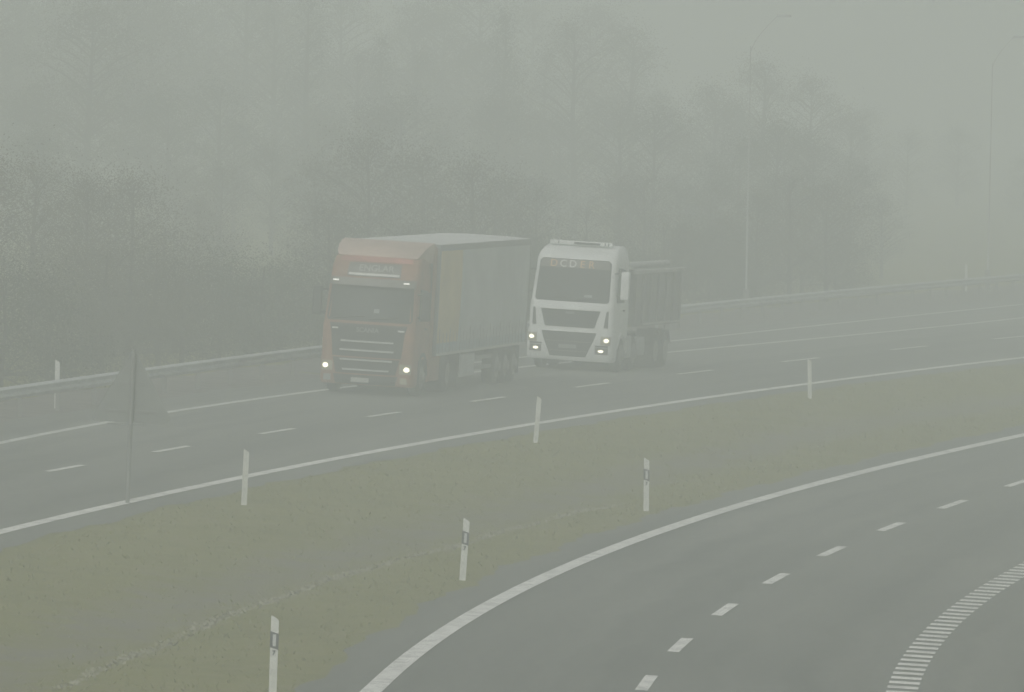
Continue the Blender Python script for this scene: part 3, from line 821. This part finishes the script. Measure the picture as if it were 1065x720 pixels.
# --- white rigid tipper lorry
def make_white():
    root = empty('tipper_lorry', (0,0,0), 'white rigid lorry with black grille and four lit lamps carrying a dark tipper body', 'lorry')
    cab = Cab([(1.02, 0.03, 2.28, 1.23, 0.22, 0.14), (1.90, 0.04, 2.28, 1.23, 0.22, 0.14), (2.00, 0.08, 2.28, 1.22, 0.22, 0.15),
               (3.27, 0.36, 2.28, 1.16, 0.22, 0.15), (3.42, 0.50, 2.28, 1.13, 0.24, 0.14), (3.58, 0.85, 2.28, 1.08, 0.26, 0.12), (3.68, 1.25, 2.28, 1.0, 0.28, 0.10)])
    body = cab.body([1.02, 1.5, 1.9, 2.0, 2.3, 2.7, 3.0, 3.27, 3.35, 3.42, 3.5, 3.58, 3.63, 3.68]).build('cab', M['white'], root, smooth=True)
    bump = Cab([(0.30, 0.06, 0.80, 1.22, 0.22, 0.14), (0.38, 0.0, 0.86, 1.25, 0.24, 0.14), (1.02, -0.02, 0.90, 1.25, 0.24, 0.14), (1.16, 0.0, 0.90, 1.24, 0.22, 0.14)])
    bo = bump.body([0.30, 0.38, 0.7, 1.02, 1.16]).build('bumper', M['white'], root, smooth=True)
    cab.patch(interp_rows([(2.02, -1.02, 1.02), (2.08, -1.08, 1.08), (3.18, -1.04, 1.04), (3.26, -0.96, 0.96)], 5), 0.008, 18).build('windscreen', M['glass'], body, smooth=True)
    wiper_sets(cab, root, 2.05, 0.96)
    cab.patch([(2.17, 0.36, 0.58), (2.24, 0.36, 0.58)], 0.016, 4).build('windscreen_sticker', M['box_grey'], root)
    vs = cab.patch(interp_rows([(3.0, -1.02, 1.02), (3.24, -0.97, 0.97)], 3), 0.014, 18).build('sun_strip', M['visor'], root, smooth=True)
    tilt = math.atan2(0.28, 1.27)
    mw = Matrix.Translation((-0.12, cab.front(0, 3.11)-0.02, 3.11)) @ Matrix.Rotation(math.pi/2-tilt, 4, 'X')
    for ch, dx, m in (('D', -0.56, 'orange'), ('C', -0.28, 'letter'), ('D', 0.0, 'letter'), ('E', 0.28, 'orange'), ('R', 0.54, 'orange')):
        x = -0.06 + dx; y = cab.front(x, 3.11)-0.022
        mw = Matrix.Translation((x, y, 3.11)) @ Matrix.Rotation(math.pi/2-tilt, 4, 'X')
        text_part('lettering', ch, 0.30, M[m], vs, mw, 0.004)
    cab.patch(interp_rows([(1.28, -0.70, 0.70), (1.34, -0.74, 0.74), (1.70, -0.84, 0.84), (1.78, -0.87, 0.87)], 3), 0.012, 14).build('upper_grille', M['black'], body, smooth=True)
    ug = cab.patch([(1.785, -0.88, 0.88), (1.815, -0.88, 0.88)], 0.022, 14).build('chrome_strip', M['white'], body)
    mw = Matrix.Translation((0, cab.front(0, 1.70)-0.02, 1.695)) @ Matrix.Rotation(math.pi/2, 4, 'X')
    text_part('lettering', 'MAN', 0.11, M['letter_dim'], body, mw, 0.004)
    lg = bump.patch(interp_rows([(0.42, -0.52, 0.52), (0.50, -0.55, 0.55), (0.95, -0.74, 0.74), (1.14, -0.80, 0.80)], 4), 0.012, 14).build('lower_grille', M['black'], root, smooth=True)
    for z, k in ((0.86, .68), (0.58, .55)):
        bump.patch([(z-0.012, -k, k), (z+0.012, -k, k)], 0.022, 12).build('grille_bar', M['visor'], lg)
    MB().box(-0.27, 0.25, bump.front(0, .7)-0.035, bump.front(0, .7)-0.02, 0.66, 0.77).build('number_plate', M['letter_dim'], bo, bevel=0.004)
    for s in (-1, 1):
        a, b_ = sorted((s*0.93, s*1.20))
        h = bump.patch(interp_rows([(0.80, a, b_), (1.06, a, b_)], 3), 0.012, 8).build('headlight', M['lens'], root, smooth=True)
        bump.patch(ellipse(s*1.09, 0.94, 0.072, 0.055), 0.03, 7).build('bulb', M['headlight'], h)
        a, b_ = sorted((s*0.78, s*1.14))
        bump.patch([(0.74, a, b_), (0.785, a, b_)], 0.016, 8).build('lamp_slot', M['black'], bo)
        fo = bump.patch(interp_rows([(0.52, a, b_), (0.72, a, b_)], 3), 0.012, 8).build('fog_lamp', M['visor'], root, smooth=True)
        bump.patch(ellipse(s*0.95, 0.62, 0.075, 0.038), 0.03, 7).build('bulb', M['headlight'], fo)
        # air duct at the cab corner and A-pillar
        a, b_ = sorted((s*1.04, s*1.10))
        cab.patch(interp_rows([(1.30, a-0.06*(s > 0), b_+0.06*(s < 0)), (1.80, a, b_)], 4), 0.012, 5).build('corner_duct', M['black'], body)
        sw = MB().prism([(0.60, 2.04), (1.52, 2.04), (1.52, 3.0), (0.82, 3.06)], s*1.16, s*1.245).build('side_window', M['glass'], body)
        MB().box(min(s*1.235, s*1.26), max(s*1.235, s*1.26), 1.40, 1.62, 1.78, 1.83).build('door_handle', M['black'], body, bevel=0.006)
        mh = MB().box(min(s*1.36, s*1.60), max(s*1.36, s*1.60), 0.30, 0.50, 2.15, 2.98).build('mirror', M['white'], root, bevel=0.05)
        MB().box(min(s*1.38, s*1.58), max(s*1.38, s*1.58), 0.505, 0.512, 2.2, 2.93).build('mirror_glass', M['glass'], mh)
        for z in (2.25, 2.9): MB().tube([(s*1.15, 0.5, z), (s*1.45, 0.42, z)], 0.024, 8).build('mirror_arm', M['black'], mh)
        a0, a1 = sorted((s*1.0, s*1.262))
        arch = [(1.45+0.66*math.cos(t), 0.52+0.66*math.sin(t)) for t in np.linspace(0.05, math.pi-0.3, 14)]
        arch += [(1.45+0.57*math.cos(t), 0.52+0.57*math.sin(t)) for t in np.linspace(math.pi-0.3, 0.05, 14)]
        MB().prism(arch, a0, a1).build('wheel_arch', M['white'], root)
        MB().box(a0, a1, 2.15, 2.75, 0.40, 1.05).build('step_box', M['box_grey'], root, bevel=0.04)
        MB().box(a0, a1, 3.55, 4.7, 0.42, 1.0).build('fuel_tank', M['box_grey'], root, bevel=0.10)
        wheel(root, s*1.24, 1.45, 0.52); wheel(root, s*1.24, 3.15, 0.52); wheel(root, s*1.24, 6.3, 0.52, dual=True); wheel(root, s*1.24, 7.67, 0.52, dual=True)
        for y in (6.3, 7.67):
            ar = [(y+0.62*math.cos(t), 0.54+0.62*math.sin(t)) for t in np.linspace(0.3, math.pi-0.3, 12)]
            ar += [(y+0.58*math.cos(t), 0.54+0.58*math.sin(t)) for t in np.linspace(math.pi-0.3, 0.3, 12)]
            MB().prism(ar, a0-(0.3 if s > 0 else 0), a1+(0.3 if s < 0 else 0)).build('mudguard', M['black'], root)
    # roof lamp bar with recesses and beacons
    rb = MB().box(-0.92, 0.92, 0.95, 1.10, 3.66, 3.78).build('roof_bar', M['white'], root, bevel=0.03)
    MB().box(-0.20, 0.56, 0.932, 0.948, 3.685, 3.75).build('bar_slot', M['black'], rb)
    for x in (-0.66, 0.70, 0.80):
        MB().lathe([(0, 0.05), (0.012, 0.05), (0.02, 0.04)], 'X', (x, 0.945, 3.72), 14).build('roof_lamp', M['black'], rb)
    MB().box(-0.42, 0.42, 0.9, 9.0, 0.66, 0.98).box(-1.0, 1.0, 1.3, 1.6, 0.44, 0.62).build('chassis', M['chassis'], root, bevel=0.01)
    # tipper body
    y0, y1 = 2.75, 9.3
    tb = MB()
    tb.box(-1.24, 1.24, y0, y0+0.06, 1.36, 3.05).box(-1.24, 1.24, y1-0.06, y1, 1.36, 2.85).box(-1.24, 1.24, y0, y1, 1.30, 1.40)
    tb.box(-1.25, -1.20, y0, y1, 1.36, 2.90).box(1.20, 1.25, y0, y1, 1.36, 2.90)
    tb = tb.build('tipper_body', M['tipper'], root)
    for s in (-1, 1):
        a0, a1 = sorted((s*1.251, s*1.31))
        for y in np.linspace(y0+0.06, y1-0.06, 7):
            MB().box(a0, a1, y-0.05, y+0.05, 1.40, 2.84).build('rib', M['tipper'], tb, bevel=0.01)
        MB().box(min(s*1.19, s*1.33), max(s*1.19, s*1.33), y0-0.02, y1+0.25, 2.88, 2.99).build('top_rail', M['tipper_rail'], tb, bevel=0.015)
        MB().box(a0, a1, y0+1.2, y1, 1.34, 1.40).build('bottom_rail', M['tipper_rail'], tb, bevel=0.008)
        MB().box(a0, a1, y1-2.1, y1-0.02, 1.14, 1.31).build('side_locker', M['tipper_rail'], tb, bevel=0.01)
    MB().box(-1.22, 1.22, y0-0.55, y0-0.02, 3.00, 3.08).build('cab_guard', M['tipper_rail'], tb, bevel=0.01)
    MB().tube([(0.9, y0, 3.10), (0.9, y1-0.4, 3.10)], 0.10, 12).build('rolled_tarpaulin', M['tipper_rail'], tb, smooth=True)
    return root

white = make_white()
fw = at(589.0, 385.5)
yaw_w = -math.atan(D1.slope(fw.y + 4))
print('white at', tuple(round(k, 2) for k in fw), 'yaw', math.degrees(yaw_w))
place(white, fw, yaw_w, 1.03)

# ------------------------------------------------------------------ trees
def crown_mesh(kind, h, rad, n, leaf, seed):
    rnd = random.Random(seed); mb = MB(); clumps = []
    if kind == 'spruce':
        for k in range(46):
            t = k/45.0; z = h*(0.10+0.90*t); r = rad*(1-t)**0.9+0.1
            for q in range(max(3, int(9*(1-t))+2)):
                a = rnd.uniform(0, 2*math.pi); rr = r*rnd.uniform(0.35, 1.0); clumps.append((rr*math.cos(a), rr*math.sin(a), z-0.25*rr, 0.42))
    elif kind == 'shrub':
        for k in range(34):
            a = rnd.uniform(0, 2*math.pi); rr = rad*math.sqrt(rnd.random()); t = rnd.random()**0.8
            clumps.append((rr*math.cos(a)*(1-0.4*t), rr*math.sin(a)*(1-0.4*t), h*(0.06+0.9*t), rnd.uniform(0.35, 0.7)))
    else:
        for k in range(100):
            a = rnd.uniform(0, 2*math.pi); t = rnd.random()
            prof = math.sin(math.pi*min(1, 0.12+0.86*t))**0.7
            rr = rad*prof*math.sqrt(rnd.random())*rnd.uniform(0.8, 1.2)
            clumps.append((rr*math.cos(a), rr*math.sin(a), h*(0.20+0.78*t), rnd.uniform(0.35, 0.85)))
    for k in range(n):
        cx, cy, cz, cr = clumps[k % len(clumps)]
        g = [rnd.gauss(0, cr*(0.95 if kind == 'leafy' else 0.72)) for _ in range(3)]
        c = Vector((cx+g[0], cy+g[1], cz+g[2]*0.8))
        u = Vector((rnd.gauss(0,1), rnd.gauss(0,1), rnd.gauss(0,1))).normalized(); w = u.orthogonal().normalized(); s = leaf*rnd.uniform(0.5, 1.3)
        o = len(mb.v); mb.v += [tuple(c-u*s), tuple(c+w*s*0.55), tuple(c+u*s), tuple(c-w*s*0.55)]; mb.f.append((o, o+1, o+2, o+3))
    return mb, clumps

def make_tree(kind, h, rad, n, leaf, m, seed, label):
    rnd = random.Random(seed*3+1)
    name = {'spruce': 'spruce_tree', 'shrub': 'roadside_shrub', 'leafy': 'leafy_tree'}[kind]
    root = empty(name, (0,0,0), label, 'shrub' if kind == 'shrub' else 'tree')
    mb, clumps = crown_mesh(kind, h, rad, n, leaf, seed)
    tb = MB(); r0 = 0.018*h+0.04
    bend = rnd.uniform(-0.3, 0.3)
    tb.tube([(0,0,-0.5), (bend*0.2,0,h*0.25), (bend*0.6,0.1,h*0.55), (bend,0,h*0.93)], [r0, r0*0.8, r0*0.5, 0.02], 8)
    for k in range(0, len(clumps), 2 if kind == 'leafy' else 4):
        cx, cy, cz, cr = clumps[k]; z0 = max(0.15*h, cz - 0.5*math.hypot(cx, cy) - 0.3)
        t = min(1, z0/h)
        tb.tube([(bend*t, 0, z0), (cx*0.5+bend*t*0.5, cy*0.5, z0+(cz-z0)*0.6), (cx, cy, cz)], [r0*0.32*(1.1-t), r0*0.18, 0.012], 5)
    tb.build('trunk', M['wood'], root, smooth=True)
    mb.build('crown', m, root)
    return root

protos = {
 'shrubA': make_tree('shrub', 2.6, 2.1, 17000, 0.027, M['leaf_dark'], 11, ''),
 'shrubB': make_tree('shrub', 3.6, 2.2, 20000, 0.027, M['leaf_brown'], 12, ''),
 'leafyA': make_tree('leafy', 9.0, 3.1, 17000, 0.048, M['leaf_dark'], 13, ''),
 'leafyB': make_tree('leafy', 12.0, 3.5, 20000, 0.055, M['leaf_brown'], 14, ''),
 'leafyC': make_tree('leafy', 7.0, 2.8, 15000, 0.045, M['leaf_brown'], 15, ''),
 'spruceA': make_tree('spruce', 12.0, 2.6, 15000, 0.055, M['needle'], 16, ''),
}
LAB = {
 'shrub': ('low dark shrub in the foggy thicket close behind the guardrail', 'shrubs behind the guardrail'),
 'leafy': ('dim leafy tree lost in the fog of the wood beyond the guardrail', 'leafy trees in the foggy wood'),
 'spruce': ('dim pointed spruce lost in the fog of the wood beyond the guardrail', 'spruces in the foggy wood'),
}
used = set()
rnd = random.Random(5)
def plant(kind, px, y, s):
    """a tree at ground column px (photo pixel at its distance) and distance y"""
    x = (px - CX)/F*y
    if x > RL(y) - 1.8: return
    o = protos[kind] if kind not in used else copy_tree(protos[kind]); used.add(kind)
    z = ground_z(x, y)
    o.location = (x, y, z); o.rotation_euler = (0, 0, rnd.uniform(0, 6.28))
    o.scale = (s*rnd.uniform(0.9, 1.15), s*rnd.uniform(0.9, 1.15), s)
    fam = 'shrub' if 'shrub' in kind else 'spruce' if 'spruce' in kind else 'leafy'
    o['label'], o['group'] = LAB[fam]; 
# thicket close behind the rail
for px in range(-120, 900, 32):
    yb = 190 + 0.12*px
    for k in range(60):       # walk away from the camera until just behind the rail
        if (px-CX)/F*yb < RL(yb) - 3.0: break
        yb += 2.5
    plant(rnd.choice(['shrubA', 'shrubA', 'shrubB']), px + rnd.uniform(-12, 12), yb + rnd.uniform(2, 14), rnd.uniform(0.75, 1.15))
# small trees a little further
for px in range(-120, 560, 50):
    yb = 235 + 0.10*px + rnd.uniform(0, 20)
    plant(rnd.choice(['leafyC', 'shrubB', 'leafyC']), px + rnd.uniform(-20, 20), yb, rnd.uniform(0.6, 0.95))
# middle distance
for px in range(-120, 760, 40):
    plant(rnd.choice(['leafyC', 'leafyA', 'leafyC']), px + rnd.uniform(-20, 20), 325 + rnd.uniform(-20, 40), rnd.uniform(0.45, 0.72))
for px in range(-120, 780, 42):
    plant(rnd.choice(['leafyA', 'leafyB', 'leafyA']), px + rnd.uniform(-20, 20), 400 + rnd.uniform(-30, 40), rnd.uniform(0.6, 0.9))
# the clump of trees right of the white lorry: low ones in front, taller ones farther back
for px, y, sc, k in [(745,312,0.50,'leafyC'),(785,316,0.62,'leafyC'),(820,320,0.72,'leafyC'),(858,324,0.66,'leafyC'),(892,328,0.52,'leafyC'),(922,334,0.40,'leafyC'),
                   (705,350,0.50,'leafyA'),(765,362,0.72,'leafyA'),(805,368,0.82,'leafyA'),(842,372,0.74,'leafyA'),(880,378,0.60,'leafyA'),(915,385,0.45,'leafyA'),
                   (740,430,0.72,'leafyB'),(790,440,0.84,'leafyB'),(835,446,0.78,'leafyB'),(880,452,0.62,'leafyB')]:
    plant(k, px, y, sc)
# tall far trees
for px in range(-120, 660, 40):
    plant(rnd.choice(['leafyB', 'spruceA', 'leafyB']), px + rnd.uniform(-18, 18), 450 + rnd.uniform(-25, 40), (rnd.uniform(0.95, 1.15) if px < 330 else rnd.uniform(0.75, 0.98)))
for px in range(-120, 640, 48):
    plant('leafyB', px + rnd.uniform(-18, 18), 540 + rnd.uniform(-30, 50), rnd.uniform(0.95, 1.2))
for px in range(640, 1120, 60):
    plant(rnd.choice(['leafyA', 'leafyB', 'leafyC']), px + rnd.uniform(-18, 18), 560 + rnd.uniform(-30, 60), rnd.uniform(0.6, 0.8))
for k, o in protos.items():
    if k not in used:
        for ch in list(o.children): bpy.data.objects.remove(ch)
        bpy.data.objects.remove(o)

# ------------------------------------------------------------------ haze
FOG_DENSITY = 0.0050
FOG_COL = (0.935, 1.0, 0.972)
hm = bpy.data.materials.new('haze'); hm.use_nodes = True
nt = hm.node_tree
for n in list(nt.nodes): nt.nodes.remove(n)
out = nt.nodes.new('ShaderNodeOutputMaterial'); pv = nt.nodes.new('ShaderNodeVolumePrincipled')
pv.inputs['Color'].default_value = (*FOG_COL, 1); pv.inputs['Density'].default_value = FOG_DENSITY
pv.inputs['Density Attribute'].default_value = ''
pv.inputs['Anisotropy'].default_value = 0.0
nt.links.new(pv.outputs['Volume'], out.inputs['Volume'])
hz = MB().box(-760, 760, -60, 1200, -4.5, 21.0).build('haze', hm); tag(hz, 'pale grey fog filling the whole road scene', 'fog', kind='stuff')

# ------------------------------------------------------------------ light
w = bpy.data.worlds.new('World'); SC.world = w; w.use_nodes = True
nt = w.node_tree; bg = nt.nodes['Background']
sky = nt.nodes.new('ShaderNodeTexSky'); sky.sky_type = 'NISHITA'; sky.sun_disc = False
SUN_EL, SUN_AZ = math.radians(42), math.radians(205)
sky.sun_elevation = SUN_EL; sky.sun_rotation = SUN_AZ; sky.dust_density = 4.0; sky.air_density = 1.2
hs = nt.nodes.new('ShaderNodeHueSaturation'); hs.inputs['Saturation'].default_value = 0.12
nt.links.new(sky.outputs['Color'], hs.inputs['Color']); nt.links.new(hs.outputs['Color'], bg.inputs['Color'])
bg.inputs['Strength'].default_value = 0.104
sl = bpy.data.lights.new('sun', 'SUN'); sl.energy = 0.515; sl.angle = math.radians(60); sl.color = (1.0, 0.98, 0.94)
so = bpy.data.objects.new('sun', sl); COL.objects.link(so)
sd = Vector((math.sin(SUN_AZ)*math.cos(SUN_EL), math.cos(SUN_AZ)*math.cos(SUN_EL), math.sin(SUN_EL)))
so.rotation_euler = sd.to_track_quat('Z', 'Y').to_euler()

# ------------------------------------------------------------------ camera and render settings
cd = bpy.data.cameras.new('camera'); co = bpy.data.objects.new('camera', cd); COL.objects.link(co)
cd.sensor_width = 36.0; cd.lens = 36.0*F/1065.0; cd.clip_start = 0.5; cd.clip_end = 4000
co.matrix_world = Matrix.Translation((0, 0, HC)) @ RC.to_4x4()
SC.camera = co
SC.view_settings.view_transform = 'Standard'; SC.view_settings.look = 'None'
SC.view_settings.exposure = 0.0; SC.view_settings.gamma = 1.0; SC.view_settings.use_curve_mapping = False
SC.cycles.volume_bounces = 4; SC.cycles.max_bounces = 10; SC.cycles.diffuse_bounces = 3
SC.cycles.use_denoising = True
SC.cycles.sample_clamp_indirect = 4.0
bpy.context.view_layer.update()
